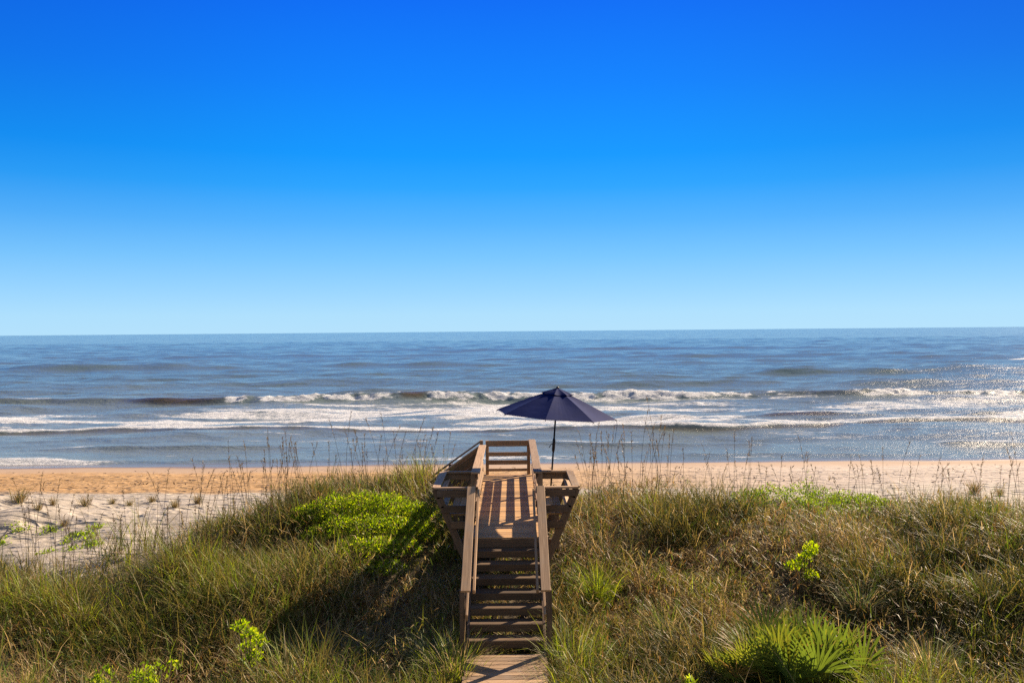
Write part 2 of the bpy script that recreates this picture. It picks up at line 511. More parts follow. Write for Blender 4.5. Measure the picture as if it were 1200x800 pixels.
# ------------------------------------------------------------------ the sea
WATERLINE = 48.9
def sea_fields(X, Y):
    taper = sstep(49, 60, Y)
    Z = np.zeros_like(X)
    # chop: random short sines travelling ashore
    rs = np.random.default_rng(5)
    for k in range(26):
        lam = 1.6 * (1.17 ** k) if k < 18 else rs.uniform(9, 26)
        th = rs.normal(0, .45)
        ph = rs.uniform(0, 6.28)
        amp = .0072 * lam ** .82 * (1 if lam < 12 else .75)
        fade = np.clip(1.6 - Y * .9 / (lam * 160.), 0, 1)
        Z = Z + amp * fade * np.sin(2 * np.pi * (X * math.sin(th) + Y * math.cos(th)) / lam + ph + 2.5 * vnoise(X / 40 + k, Y / 60., 90 + k))
    Z = Z * (.35 + .65 * taper) * sstep(1500, 500, Y)
    foam = np.zeros_like(X); face = np.zeros_like(X)

    def ridge(yc, h, wf, wb):
        t = Y - yc
        return h * np.where(t < 0, np.exp(-(t / wf) ** 2), np.exp(-(t / wb) ** 2)), t

    def bump_x(c, w):
        return np.exp(-((X - c) / w) ** 4)

    # swells further out: (distance, centre x, half width, height)
    for (d, c, w, h, wf) in [(181, -86, 26, .95, 4.0), (186, -20, 40, .35, 5), (143, 62, 18, .70, 3.2), (146, 84, 14, .5, 3.5), (150, -14, 24, .30, 4),
                             (128, -26, 13, .55, 3.0), (122, -58, 16, .3, 3), (134, 8, 16, .35, 3.2), (112, 62, 26, .60, 2.6), (116, 20, 16, .35, 2.6), (230, 70, 50, .6, 6), (260, -60, 60, .5, 7),
                             (330, 30, 90, .6, 9), (215, 130, 40, .6, 6), (104, -8, 16, .3, 2.5), (200, 20, 30, .4, 5)]:
        yc = d + 3.0 * (vnoise(X / 22., X * 0 + d, 61) - .5) + 1.2 * (vnoise(X / 7., X * 0 + d, 62) - .5)
        r, t = ridge(yc, 1.55 * h * bump_x(c, w) * (.75 + .5 * vnoise(X / 9., X * 0 + d, 63)), wf, wf * 2.2)
        Z = Z + r

    # main breaker
    n0 = X * 0
    yc = 91 + 4.0 * (vnoise(X / 26., n0, 71) - .5) + 1.6 * (vnoise(X / 6., n0, 72) - .5)
    hvar = .50 + .36 * vnoise(X / 12., n0 + 5, 73) + .25 * bump_x(-34, 6)
    r, t = ridge(yc, hvar, 1.25, 4.2)
    Z = Z + r
    broken = sstep(-31.0, -28.5, X + 1.2 * (vnoise(Y / 1.5, n0, 74) - .5))
    notch = 1 - np.clip(bump_x(-10.6, 1.5) + .75 * bump_x(34, 4) + .6 * bump_x(46, 3), 0, 1)
    patch = .45 + .55 * sstep(.30, .55, vnoise(X / 5., n0, 75))
    patch = np.where(X < -2, np.maximum(patch, .85), patch)
    br = broken * notch * patch
    crest = sstep(-2.4, -.8, t) * sstep(1.0, .1, t)
    lump = fbm(X * .55, Y * .9, 176, 4)
    foam = np.maximum(foam, br * crest * (.36 + .95 * sstep(.32, .62, lump)))
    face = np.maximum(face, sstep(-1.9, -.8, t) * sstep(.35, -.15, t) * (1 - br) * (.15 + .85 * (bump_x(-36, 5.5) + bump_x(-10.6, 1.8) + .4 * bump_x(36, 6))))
    Z = Z + br * crest * (.42 * (fbm(X * 1.9, Y * 1.9, 76, 4) - .40) + .40 * (fbm(X * .55, Y * .7, 77, 3) - .48))
    # small feathering on the unbroken left part
    lf = (1 - broken) * sstep(-.5, .1, t) * sstep(.9, .2, t) * sstep(.52, .62, vnoise(X / 3.0, n0, 78))
    foam = np.maximum(foam, .6 * lf)

    # foam field between the breaker and the inner bore
    yb = 65.5 + 3.2 * (vnoise(X / 17., n0 + 2, 81) - .5) + 1.2 * (vnoise(X / 4., n0 + 2, 82) - .5)
    yb = yb + 2.6 * sstep(18, 30, X)
    tb = Y - yb
    rb, _ = ridge(yb + .5, .10 + .20 * vnoise(X / 7., n0 + 8, 83), .45, 3.0)
    Z = Z + rb
    frac = np.clip((Y - yb) / np.maximum(yc - yb, 1), 0, 1)
    streaks = fbm(X / 9., Y / 2.2, 84, 4)
    field = (.57 - .14 * frac) * sstep(0, .5, tb) * sstep(0, 2.0, yc - Y)
    leftdim = 1 - .62 * sstep(-26, -34, X) * sstep(.25, .6, frac)
    rightdim = 1 - .22 * sstep(6, 20, X)
    field = field * leftdim * rightdim * (.50 + .85 * sstep(.34, .62, streaks)) * (.75 + .5 * fbm(X / 2.5, Y / .8, 184, 3))
    foam = np.maximum(foam, field)
    foam = np.maximum(foam, sstep(.05, .35, tb) * sstep(1.9, .5, tb) * (.55 + .35 * vnoise(X / 2.5, n0 + 3, 85)))
    Z = Z + .10 * foam * (fbm(X * 1.3, Y * 1.3, 86, 3) - .5)
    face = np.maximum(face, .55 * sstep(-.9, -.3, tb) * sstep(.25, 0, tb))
    # second small crest on the right inside the foam
    y2 = 72 + 1.5 * (vnoise(X / 8., n0 + 12, 87) - .5)
    r2, t2 = ridge(y2, .34 * bump_x(27, 5.5) + .28 * bump_x(12, 3.0) + .3 * bump_x(42, 5), .8, 2.5)
    Z = Z + r2
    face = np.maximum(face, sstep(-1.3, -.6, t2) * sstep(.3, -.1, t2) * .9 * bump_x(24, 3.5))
    foam = np.where((t2 > -1.2) & (t2 < .1), foam * (1 - .85 * bump_x(27, 6)), foam)
    foam = np.maximum(foam, .8 * sstep(-.1, .3, t2) * sstep(1.8, .6, t2) * np.clip(bump_x(27, 7) + bump_x(12, 3.5) + bump_x(42, 5), 0, 1))
    # outer right whitecaps
    yo = 150 + 3 * (vnoise(X / 9., n0, 88) - .5)
    foam = np.maximum(foam, .8 * sstep(-1, 0, Y - yo - 50) * sstep(3, 1, Y - yo - 50) * sstep(108, 118, X))
    # inner trough: lazy streaks of old foam, then the swash line
    st = sstep(.60, .74, fbm(X / 7., Y / 1.3, 89, 4)) * sstep(yb, yb - 2, Y)
    foam = np.maximum(foam, .40 * st)
    y3 = 55.0 + 2.2 * (vnoise(X / 9., n0 + 21, 91) - .5)
    r3, t3 = ridge(y3, .20 * sstep(.35, .6, vnoise(X / 11., n0 + 9, 92)), .5, 2.0)
    Z = Z + r3
    foam = np.maximum(foam, .62 * sstep(-.1, .15, t3) * sstep(1.4, .3, t3) * sstep(.55, .72, vnoise(X / 6., n0 + 4, 93)))
    ys = WATERLINE + .9 + 1.8 * (vnoise(X / 13., n0 + 15, 94) - .5) + .5 * (vnoise(X / 2.5, n0 + 15, 95) - .5)
    foam = np.maximum(foam, sstep(-.5, -.1, Y - ys) * sstep(1.5, .4, Y - ys) * np.clip(.55 * vnoise(X / 4., n0 + 16, 96) * sstep(.35, .6, vnoise(X / 9., n0 + 17, 97)) + .40 * sstep(-21, -27, X), 0, 1))
    rs_, _ = ridge(ys + .4, .07 + .16 * sstep(-20, -28, X), .4, 1.5)
    Z = Z + rs_
    return Z + .02, np.clip(foam, 0, 1.1), np.clip(face, 0, 1)

sy = np.concatenate([np.arange(45, 100, .16), np.arange(100, 160, .3), np.geomspace(160, 700, 240), np.geomspace(720, 60000, 60)])
ss = np.linspace(-1.05, 1.05, 720)
S, SY = np.meshgrid(ss, sy)
SX = S * (SY + 4)
SZ, FO, FA = sea_fields(SX, SY)
sv = np.stack([SX, SY, SZ], -1).reshape(-1, 3)
nx, ny = len(ss), len(sy)
qi = np.arange(ny - 1)[:, None] * nx + np.arange(nx - 1)[None, :]
sq = np.stack([qi, qi + 1, qi + 1 + nx, qi + nx], -1).reshape(-1, 4)
sm = np_mesh('sea', sv, sq, water_material(), attrs={'foam': FO.ravel(), 'face': FA.ravel()}, smooth=True)
props(link_mesh('sea', sm), kind='structure', label='blue grey sea with breaking waves and white foam', cat='sea')

# ------------------------------------------------------------------ the wooden walkover
DECK_Z = CAM_Z - 3.96
Y0, YB, Y1 = 16.36, 18.25, 23.5             # near nosing, far end of the benches, far end of the deck
HALF = .662                                  # rail centre lines
RAIL = .95
wk = empty('dune_walkover', (WX, Y0, DECK_Z), 'weathered brown wooden walkover with steps, bench rails and deck crossing the dune', 'boardwalk')
def P(x, y, z): return Vector((WX + x, y, DECK_Z + z))
bt = .038
# deck boards
m = MB()
y = Y0 + .07
while y < Y1 + .06:
    j = random.uniform(-.012, .012)
    wide = .66
    m.board(P(-wide + j, y, -bt / 2 + random.uniform(-.0015, .0015)), P(wide + j, y, -bt / 2), .138, bt)
    y += .145
m.build('deck', WOOD_DECK, wk)
for sx_ in (-.6, 0, .6):
    MB().board(P(sx_, Y0 + .02, -bt - .095), P(sx_, Y1 + .1, -bt - .095), .045, .18).build('joist', WOOD_DARK, wk)
MB().board(P(-.655, Y0 - .022, -.105), P(.655, Y0 - .022, -.105), .038, .17, up=(0, 0, 1)).build('header_board', WOOD_DARK, wk)
# steps
RISE, TREAD, NST = .170, .310, 8
for k in range(1, NST):
    b = MB()
    yy, zz = Y0 - k * TREAD, -k * RISE
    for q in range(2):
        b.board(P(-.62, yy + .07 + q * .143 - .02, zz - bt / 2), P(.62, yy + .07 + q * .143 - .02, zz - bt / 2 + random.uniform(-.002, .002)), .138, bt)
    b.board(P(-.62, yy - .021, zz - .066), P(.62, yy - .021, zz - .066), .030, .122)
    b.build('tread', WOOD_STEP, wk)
for s in (-1, 1):
    MB().board(P(s * .645, Y0 + .0, -.20), P(s * .645, Y0 - NST * TREAD - .05, -.20 - (NST * TREAD + .05) * RISE / TREAD), .045, .27).build('stringer', WOOD_DARK, wk)
# landing at the foot
m = MB(); y = Y0 - NST * TREAD + .06
zl = -NST * RISE
while y > 9.4:
    j = random.uniform(-.02, .02)
    m.board(P(-.655 + j, y, zl - bt / 2 + random.uniform(-.003, .003)), P(.655 + j, y, zl - bt / 2), .138, bt)
    y -= .146
m.build('landing', WOOD_RAIL, wk)
for s in (-.58, .58):
    MB().board(P(s, 9.4, zl - bt - .075), P(s, Y0 - NST * TREAD + .12, zl - bt - .075), .045, .14).build('joist', WOOD_DARK, wk)
MB().board(P(-.65, Y0 - NST * TREAD + .155, zl - .13), P(.65, Y0 - NST * TREAD + .155, zl - .13), .03, .17).build('header_board', WOOD_DARK, wk)

def post(x, y, ztop, parent=wk, zbot=None, w=.09, mat=WOOD_RAIL):
    gz = float(ground(WX + x, y)) - DECK_Z - .25 if zbot is None else zbot
    return MB().board(P(x, y, gz), P(x, y, ztop), w, w, up=(0, 1, 0)).build('post', mat, parent)

slope = RISE / TREAD
ST_RUN = 2.38                                 # the sloped hand rails run this far
for s in (-1, 1):
    # stair rails: cap, inner grab rail, lower bar, posts
    ytop, ybot = Y0 - .03, Y0 - ST_RUN
    zt = RAIL + .03
    zb = zt - (ytop - ybot) * slope
    MB().board(P(s * HALF, ytop, zt), P(s * HALF, ybot, zb), .155, .038).build('handrail', WOOD_RAIL, wk)
    MB().board(P(s * (HALF - .135), ytop + .02, zt - .075), P(s * (HALF - .135), ybot + .10, zb - .04), .042, .085).build('grab_rail', WOOD_RAIL, wk)
    MB().board(P(s * (HALF - .02), ytop + .02, zt - .42), P(s * (HALF - .02), ybot - .05, zb - .42), .038, .14).build('rail_bar', WOOD_RAIL, wk)
    for yy in (ybot + .06, (ytop + ybot) / 2, ytop - .05):
        zz = zt - (ytop - yy) * slope - .024
        post(s * (HALF + .055), yy, zz, mat=WOOD_DARK)
    # level rails beyond the benches
    yend = Y1 if s > 0 else Y1 - 1.05
    MB().board(P(s * HALF, YB - .12, RAIL), P(s * HALF, yend + .06, RAIL), .185, .038).build('handrail', WOOD_RAIL, wk)
    for zz in (.76, .49, .22):
        MB().board(P(s * (HALF - .0), YB + .02, zz), P(s * (HALF - .0), yend, zz), .038, .14).build('rail_bar', WOOD_RAIL, wk)
    for yy in (YB + .04, (YB + Y1 - .4) / 2, yend - .06):
        post(s * (HALF + .066), yy, RAIL - .021)
post(-(HALF + .066), Y1 - .02, RAIL + .01)
# end rail across the far end
for zz, hh in ((.865, .16), (.57, .115), (.345, .12), (.135, .075)):
    MB().board(P(-HALF + .09, Y1 + .03, zz), P(HALF - .09, Y1 + .03, zz), .038, hh).build('rail_bar', WOOD_RAIL, wk)
for s in (-1, 1):
    post(s * (HALF - .09), Y1 + .10, .94)
# steps leaving the far end to the left
LS, LN = .70, 8
for k in range(1, LN):
    xx, zz = -.66 - k * .27, -k * .27 * LS
    b = MB()
    for q in (0, 1):
        b.board(P(xx + .06 - q * .14 + .07, Y1 - .98, zz - bt / 2), P(xx + .06 - q * .14 + .07, Y1 + .0, zz - bt / 2), .135, bt)
    b.build('tread', WOOD_DECK, wk)
for yy in (Y1 - 1.03, Y1 + .05):
    xr = -.70
    L = LN * .27
    MB().board(P(xr, yy, -.18), P(xr - L, yy, -.18 - L * LS), .045, .26).build('stringer', WOOD_DARK, wk)
    MB().board(P(xr - .02, yy, RAIL), P(xr - L, yy, RAIL - L * LS), .15, .038).build('handrail', WOOD_RAIL, wk)
    for zz in (.76, .49, .22):
        MB().board(P(xr - .02, yy, zz), P(xr - L + .05, yy, zz - L * LS), .038, .14).build('rail_bar', WOOD_DARK, wk)
    for q in (.9, 2.05):
        post(xr - q, yy + .066, RAIL - q * LS - .03, mat=WOOD_DARK)

# the two flared benches beside the near end of the deck
for s in (-1, 1):
    b = MB()
    for q in range(3):
        xx = s * (.735 + q * .145)
        b.board(P(xx, Y0 + .10, .43), P(xx, YB - .02, .43), .138, bt)
    bench = b.build('bench_seat', WOOD_DECK, wk)
    fx = lambda z: s * (.97 + .40 * (z / RAIL))          # the sloping back line
    lean = Vector((-s * RAIL, 0, .40)).normalized()
    for yy in (Y0 + .05, YB + .03):
        gz = float(ground(WX + s * .9, yy)) - DECK_Z - .1
        MB().board(P(fx(max(gz, -.75)), yy, max(gz, -.75)), P(fx(RAIL - .02), yy, RAIL - .02), .14, .040, up=(0, 1, 0)).build('back_post', WOOD_DARK, bench)
        for zz, hh in ((RAIL - .10, .135), (.55, .14), (.245, .14)):
            MB().board(P(s * (HALF - .045), yy - .04 if yy < 17 else yy + .04, zz), P(fx(zz) - s * .0, yy - .04 if yy < 17 else yy + .04, zz), .038, hh).build('end_rail', WOOD_DARK, bench)
        MB().board(P(s * (HALF - .04), yy - .02, RAIL + .002), P(fx(RAIL) + s * .02, yy - .02, RAIL + .002), .105, .036).build('end_cap', WOOD_RAIL, bench)
        for xx in (s * .74, s * .98):
            MB().board(P(xx, yy + (.06 if yy < 17 else -.06), -.25), P(xx, yy + (.06 if yy < 17 else -.06), .408), .085, .038, up=(0, 1, 0)).build('bench_leg', WOOD_DARK, bench)
    for zz in (.78, .60):
        c = fx(zz)
        MB().board(P(c - s * .03, Y0 + .03, zz), P(c - s * .03, YB + .05, zz), .03, .13, up=lean).build('back_slat', WOOD_RAIL, bench)
    MB().board(P(fx(RAIL) - s * .02, Y0 + .055, RAIL + .003), P(fx(RAIL) - s * .02, YB - .045, RAIL + .003), .15, .036).build('back_cap', WOOD_RAIL, bench)
    for yy in (Y0 + .2, YB - .2):
        MB().board(P(s * .6, yy, -.15), P(s * 1.0, yy, -.15), .045, .14).build('support_beam', WOOD_DARK, bench)

# ------------------------------------------------------------------ parasol
def canvas_mat():
    m, nt, out = new_mat('navy_canvas'); n = N(nt)
    tc = nt.nodes.new('ShaderNodeTexCoord')
    f = n.noise(tc.outputs['Object'], 5, 5, .6)
    w = n.noise(tc.outputs['Object'], 260, 2)
    c = n.mix(f, (.002, .012, .088), (.006, .021, .14))
    p = n.node('ShaderNodeBsdfPrincipled', Base__Color=c, Roughness=.75)
    p.inputs['Sheen Weight'].default_value = 0.0
    p.inputs['Specular IOR Level'].default_value = .12
    p.inputs['Sheen Roughness'].default_value = .4
    wr = n.noise(n.scaled(tc.outputs['Object'], (3, 3, 9)), 1.0, 3, .5)
    nt.links.new(n.bump(n.math('ADD', n.math('MULTIPLY', wr, .5), n.math('MULTIPLY', w, .03)), .5, .03), p.inputs['Normal'])
    t = n.node('ShaderNodeBsdfTranslucent', Color=(.006, .022, .14))
    mx = nt.nodes.new('ShaderNodeMixShader'); mx.inputs[0].default_value = .25
    nt.links.new(p.outputs[0], mx.inputs[1]); nt.links.new(t.outputs[0], mx.inputs[2]); nt.links.new(mx.outputs[0], out.inputs[0])
    return m
CANVAS = canvas_mat()
POLE = simple_mat('bronze_pole', (.035, .028, .026), .38, .6, .5)
UY = 18.85
ub_xy = at(640.5, 630, UY)
ub_z = float(ground(ub_xy.x, UY))
ub = Vector((ub_xy.x, UY, ub_z))
um = empty('parasol', ub, 'open navy blue parasol leaning slightly right behind the right bench', 'parasol')
apex = at(653.2, 456, UY)
axis = (apex - ub).normalized()
AL = (apex - ub).length
def U(t): return ub + axis * t
mb = MB(); mb.tube([U(-.15), U(AL - .05)], .019, 12); mb.build('pole', POLE, um, True)
tj = (at(648.5, 521, UY) - ub).dot(axis)
mb = MB(); mb.tube([U(tj - .16), U(tj - .14), U(tj - .1), U(tj + .1), U(tj + .13), U(tj + .15)], [.02, .028, .034, .034, .028, .02], 12)
cr = mb.build('crank_housing', POLE, um, True)
mb = MB(); q = U(tj + .02); mb.tube([q, q + Vector((-.06, -.03, 0)), q + Vector((-.075, -.035, -.03)), q + Vector((-.105, -.05, -.07))], [.008, .008, .008, .011], 8); mb.build('crank_handle', POLE, cr, True)
# canopy
ux = axis.cross(Vector((0, 1, 0))).normalized()          # roughly +x ... flipped below when needed
if ux.x < 0: ux = -ux
uy = axis.cross(ux).normalized()
if uy.y < 0: uy = -uy
RAD, DROP, NR = 1.345, .56, 8
ctr = U(AL)
A0 = R(-90 - 12)
def canopy_point(r, ang, sag=0.0, lift=0.0):
    z = -DROP * (r / RAD) ** 1.12 - sag + lift
    return ctr + (ux * math.cos(ang) + uy * math.sin(ang)) * r + axis * z
def canopy_sheet(r0, r1, nr, lift, scallop, panel_n=8):
    V, F = [], []
    na = NR * panel_n
    for i in range(nr + 1):
        for k in range(na):
            ph = (k % panel_n) / panel_n
            a = A0 + 2 * math.pi * k / na
            chord = math.cos(math.pi / NR) / math.cos(math.pi / NR * (2 * ph - 1))     # straight hems between ribs
            r = (r0 + (r1 - r0) * i / nr)
            rr = r * (1 + (chord - 1)) * (1 - scallop * math.sin(math.pi * ph) * (i / nr) ** 3)
            sag = .030 * math.sin(math.pi * ph) * math.sin(math.pi * min(1, r / RAD * .96))
            z = -DROP * (r / RAD) ** 1.12 - sag + lift
            V.append(ctr + (ux * math.cos(a) + uy * math.sin(a)) * rr + axis * z)
    for i in range(nr):
        for k in range(na):
            k2 = (k + 1) % na
            F.append((i * na + k, (i + 1) * na + k, (i + 1) * na + k2, i * na + k2))
    return V, F
def sheet_obj(name, V, F, mat, parent, thick=.004):
    o0 = parent_world(parent)
    me = bpy.data.meshes.new(name)
    me.from_pydata([tuple(v - o0) for v in V], [], F)
    me.materials.append(mat); me.update()
    o = link_mesh(name, me, parent)
    md = o.modifiers.new('thickness', 'SOLIDIFY'); md.thickness = thick
    return o
V, F = canopy_sheet(.09, RAD, 12, 0, .035)
can = sheet_obj('canopy', V, F, CANVAS, um)
V, F = canopy_sheet(.012, .36, 5, .032, .12)
sheet_obj('vent_cap', V, F, CANVAS, can, .004)
mb = MB(); mb.tube([U(AL + .01), U(AL + .04), U(AL + .055), U(AL + .065)], [.030, .034, .026, .006], 10); mb.build('finial', POLE, um, True)
hub_hi, hub_lo = U(AL - .09), U(AL - .62)
mb = MB(); mb.tube([U(AL - .68), U(AL - .58)], .032, 10); mb.build('slider', POLE, um, True)
for k in range(NR):
    a = A0 + 2 * math.pi * k / NR
    pts = [canopy_point(r, a, .022) for r in (.06, .35, .7, 1.05, RAD + .01)]
    mb = MB(); mb.tube(pts, .008, 6); rb = mb.build('rib', POLE, um, True)
    mb = MB(); mb.tube([hub_lo, canopy_point(.72, a, .03)], .006, 6); mb.build('strut', POLE, rb, True)
tip = canopy_point(RAD, A0 + R(45) * 2)
mb = MB(); mb.tube([tip, tip + Vector((.01, 0, -.12)), tip + Vector((-.02, 0, -.3)), tip + Vector((-.045, .01, -.5))], .004, 5)
mb.build('tie_strap', CANVAS, um)
mb = MB(); mb.tube([ub + Vector((0, 0, -.02)), ub + Vector((0, 0, .05)), ub + Vector((0, 0, .07)), ub + Vector((0, 0, .08)), ub + Vector((0, 0, .3))], [.25, .25, .2, .035, .03], 16)
mb.build('base', POLE, um)

# ------------------------------------------------------------------ plants
def blades(base, length, width, az, lean, curve, cols, seg=3, tipdark=None, twist=None):
    """Curved strips. base (N,3); lean = start angle from vertical, curve = extra bend along the blade."""
    n = len(base)
    rows = seg + 1
    t = np.linspace(0, 1, rows)
    dx, dy = np.cos(az), np.sin(az)
    P_ = np.zeros((n, rows, 3))
    P_[:, 0] = base
    for i in range(1, rows):
        th = lean + curve * ((t[i] + t[i - 1]) / 2) ** 1.4
        st = length / seg
        P_[:, i, 0] = P_[:, i - 1, 0] + np.sin(th) * dx * st
        P_[:, i, 1] = P_[:, i - 1, 1] + np.sin(th) * dy * st
        P_[:, i, 2] = P_[:, i - 1, 2] + np.cos(th) * st
    wa = az + np.pi / 2 + (RNG.normal(0, .7, n) if twist is None else twist)
    wx, wy = np.cos(wa), np.sin(wa)
    wid = width[:, None] * np.array([.75, 1.0, .8, .5, .3])[:rows] if rows <= 4 else width[:, None] * np.interp(t, [0, .3, .7, 1], [.75, 1, .7, .08])
    wid = wid.copy(); wid[:, -1] = width * .06
    V = np.zeros((n, rows, 2, 3))
    for k, sg in ((0, -.5), (1, .5)):
        V[:, :, k, 0] = P_[:, :, 0] + sg * wid * wx[:, None]
        V[:, :, k, 1] = P_[:, :, 1] + sg * wid * wy[:, None]
        V[:, :, k, 2] = P_[:, :, 2]
    V = V.reshape(-1, 3)
    b = np.arange(n)[:, None] * rows * 2 + np.arange(seg)[None, :] * 2
    Q = np.stack([b, b + 1, b + 3, b + 2], -1).reshape(-1, 4)
    C = np.repeat(cols, rows * 2, axis=0)
    return V, Q, C

def merge(parts):
    vs, qs, cs, off = [], [], [], 0
    for v, q, c in parts:
        vs.append(v); qs.append(q + off); cs.append(c); off += len(v)
    return np.concatenate(vs), np.concatenate(qs), np.concatenate(cs)

C_GREEN = np.array([.125, .178, .030]); C_LIME = np.array([.33, .37, .05]); C_OLIVE = np.array([.205, .165, .050])
C_STRAW = np.array([.55, .41, .20]); C_DARK = np.array([.055, .072, .020]); C_RUST = np.array([.27, .155, .06]); C_SILVER = np.array([.28, .30, .17])

def grass_field(n_tufts, per, seed):
    rs = np.random.default_rng(seed)
    y = np.sqrt(rs.uniform(9.6 ** 2, 26.5 ** 2, n_tufts))
    x = rs.uniform(-.78, .78, n_tufts) * (y + 1.5)
    dens = veg_density(x, y)
    clump = fbm(x / 1.1 + 9, y / 1.1, 52, 3)
    keep = rs.uniform(0, 1, n_tufts) < np.maximum(dens, 0) * (.14 + .86 * sstep(.38, .53, clump))
    # nothing grows through the deck, the landing or the benches; short growth put under the steps to darken the gaps
    keep &= ~((np.abs(x - WX) < .76) & (y < 14.1))
    keep &= ~((np.abs(x - WX) < .60) & (y >= 14.1) & (y < 24.2) & (rs.uniform(0, 1, n_tufts) < .75))
    keep &= ~((((x + 3.05) / 1.1) ** 2 + ((y - 19.1) / 1.05) ** 2 < 1) & (rs.uniform(0, 1, n_tufts) < .85))
    keep &= ~((((x - 7.7) / 1.4) ** 2 + ((y - 21.7) / .7) ** 2 < 1) & (rs.uniform(0, 1, n_tufts) < .8))
    x, y, clump = x[keep], y[keep], clump[keep]
    n = len(x)
    hmap = .46 + 1.75 * (fbm(x / 1.7 + 5, y / 1.35 + 2, 53, 3) - .38) + .14 * sstep(-4, -8, x) * sstep(15, 17, y)
    hmap = hmap + .25 * sstep(-7, -5, x) * sstep(-1.2, -2, x) * sstep(20.4, 21.4, y)
    hmap = np.clip(hmap, .22, 1.2)
    # lower next to the walkover so that it stays in view
    ax = np.abs(x - WX)
    hmap *= 1 - .42 * sstep(19.3, 22.0, y) * sstep(1, 4, x)
    hmap = np.where((ax < 1.75) & (y > 15.9) & (y < 18.9), np.minimum(hmap, .42), hmap)
    hmap = np.where((ax < 1.0) & (y >= 18.9), np.minimum(hmap, .62), hmap)
    beside = (ax >= .76) & (ax < 1.7) & (y < 15.9)
    hmap = np.where(beside, np.clip(hmap * 1.05, .45, .80), hmap)
    hmap = np.where((ax < .76) & (y < 24), np.minimum(hmap, .30), hmap)
    dry = fbm(x / 1.9 + 31, y / 1.5 + 8, 54, 3) + rs.normal(0, .09, n)
    grn = fbm(x / 2.6 + 77, y / 2.0 + 3, 55, 3) + rs.normal(0, .08, n)
    grn = grn + .10 * sstep(3.2, .8, np.abs(x - WX)) * sstep(15.5, 13, y)
    nb = np.maximum(4, (per * rs.uniform(.5, 1.5, n)).astype(int))
    idx = np.repeat(np.arange(n), nb); N_ = len(idx)
    rad = rs.normal(0, .072, N_); ra = rs.uniform(0, 2 * np.pi, N_)
    bx, by = x[idx] + rad * np.cos(ra), y[idx] + rad * np.sin(ra)
    bz = ground(bx, by) - .02
    isdry = rs.uniform(0, 1, N_) < sstep(.49, .66, dry[idx]) * .78 + .09
    L = hmap[idx] * rs.uniform(.55, 1.35, N_) * np.where(isdry, .92, 1.05)
    az = np.where(rs.uniform(0, 1, N_) < .15, rs.normal(np.pi * 1.05, .8, N_), rs.uniform(0, 2 * np.pi, N_))
    lean = np.abs(rs.normal(.18, .20, N_)) + np.where(isdry, rs.uniform(0, .45, N_), 0)
    curve = np.abs(rs.normal(1.25, .75, N_)) + np.where(isdry, rs.uniform(0, .9, N_), 0)
    w = rs.uniform(.008, .019, N_) * np.where(isdry, .85, 1.0)
    g = sstep(.33, .60, grn[idx])[:, None]
    col = C_DARK * (1 - g) + C_GREEN * g
    dk = (fbm(x / 2.1 + 13, y / 1.7 + 40, 57, 3) + .07 * sstep(4, 9, x))[idx]
    col = np.where((rs.uniform(0, 1, N_) < sstep(.46, .60, dk) * .8)[:, None], C_DARK * np.array([.75, .85, .75]), col)
    g2 = (sstep(.52, .70, grn[idx]) * rs.uniform(0, 1, N_))[:, None]
    col = col * (1 - g2) + C_LIME * g2
    ol = (rs.uniform(0, 1, N_) < .52)[:, None]
    col = np.where(ol, C_OLIVE * rs.uniform(.7, 1.25, N_)[:, None], col)
    dcol = np.where((rs.uniform(0, 1, N_) < .3)[:, None], C_RUST, C_STRAW) * rs.uniform(.55, 1.15, N_)[:, None]
    col = np.where(isdry[:, None], dcol, col)
    col = col * rs.uniform(.75, 1.25, N_)[:, None]
    return blades(np.stack([bx, by, bz], -1), L, w, az, lean, curve, col, 3)

V, Q, C = grass_field(34000, 13, 101)
gmesh = np_mesh('dune_grass', V, Q, GRASS, C)
props(link_mesh('dune_grass', gmesh), 'thick green and straw coloured dune grass covering the dune', 'grass', kind='stuff')

# matted dead leaves and short litter under the grass
rs = np.random.default_rng(202)
n = 120000
y = np.sqrt(rs.uniform(9.6 ** 2, 26 ** 2, n)); x = rs.uniform(-.78, .78, n) * (y + 1.5)
k = (rs.uniform(0, 1, n) < veg_density(x, y) * (.35 + .65 * sstep(.40, .58, fbm(x / 1.7 + 31, y / 1.4 + 8, 54, 3)))) & ~((np.abs(x - WX) < .76) & (y < 14.1))
x, y = x[k], y[k]; n = len(x)
pk = rs.uniform(0, 1, n)[:, None]
col = np.where(pk < .27, C_RUST, np.where(pk < .50, C_STRAW, np.where(pk < .76, C_OLIVE, C_GREEN))) * rs.uniform(.45, 1.15, n)[:, None]
V, Q, C = blades(np.stack([x, y, ground(x, y) + rs.uniform(.0, .62, n) * np.where(np.abs(x - WX) < .8, .3, 1)], -1), rs.uniform(.09, .30, n), rs.uniform(.010, .022, n), rs.uniform(0, 6.28, n), rs.uniform(.3, 1.5, n), rs.normal(.8, .9, n), col, 2)
n = 420                                            # long bleached stems arching over the rest
y = np.sqrt(rs.uniform(10.8 ** 2, 21 ** 2, n)); x = rs.uniform(-.75, .75, n) * y
k = (veg_density(x, y) > .5) & (np.abs(x - WX) > 1.3)
x, y = x[k], y[k]; n = len(x)
V2, Q2, C2 = blades(np.stack([x, y, ground(x, y) + .1], -1), rs.uniform(.8, 1.5, n), rs.uniform(.007, .012, n), rs.normal(np.pi * .8, 1.6, n), rs.uniform(.1, .6, n), rs.uniform(.5, 1.6, n), C_STRAW * rs.uniform(.7, 1.25, n)[:, None], 8)
V, Q, C = merge([(V, Q, C), (V2, Q2, C2)])
props(link_mesh('dead_grass', np_mesh('dead_grass', V, Q, GRASS, C)), 'brown matted dead grass lying between the green blades', 'dead grass', kind='stuff')

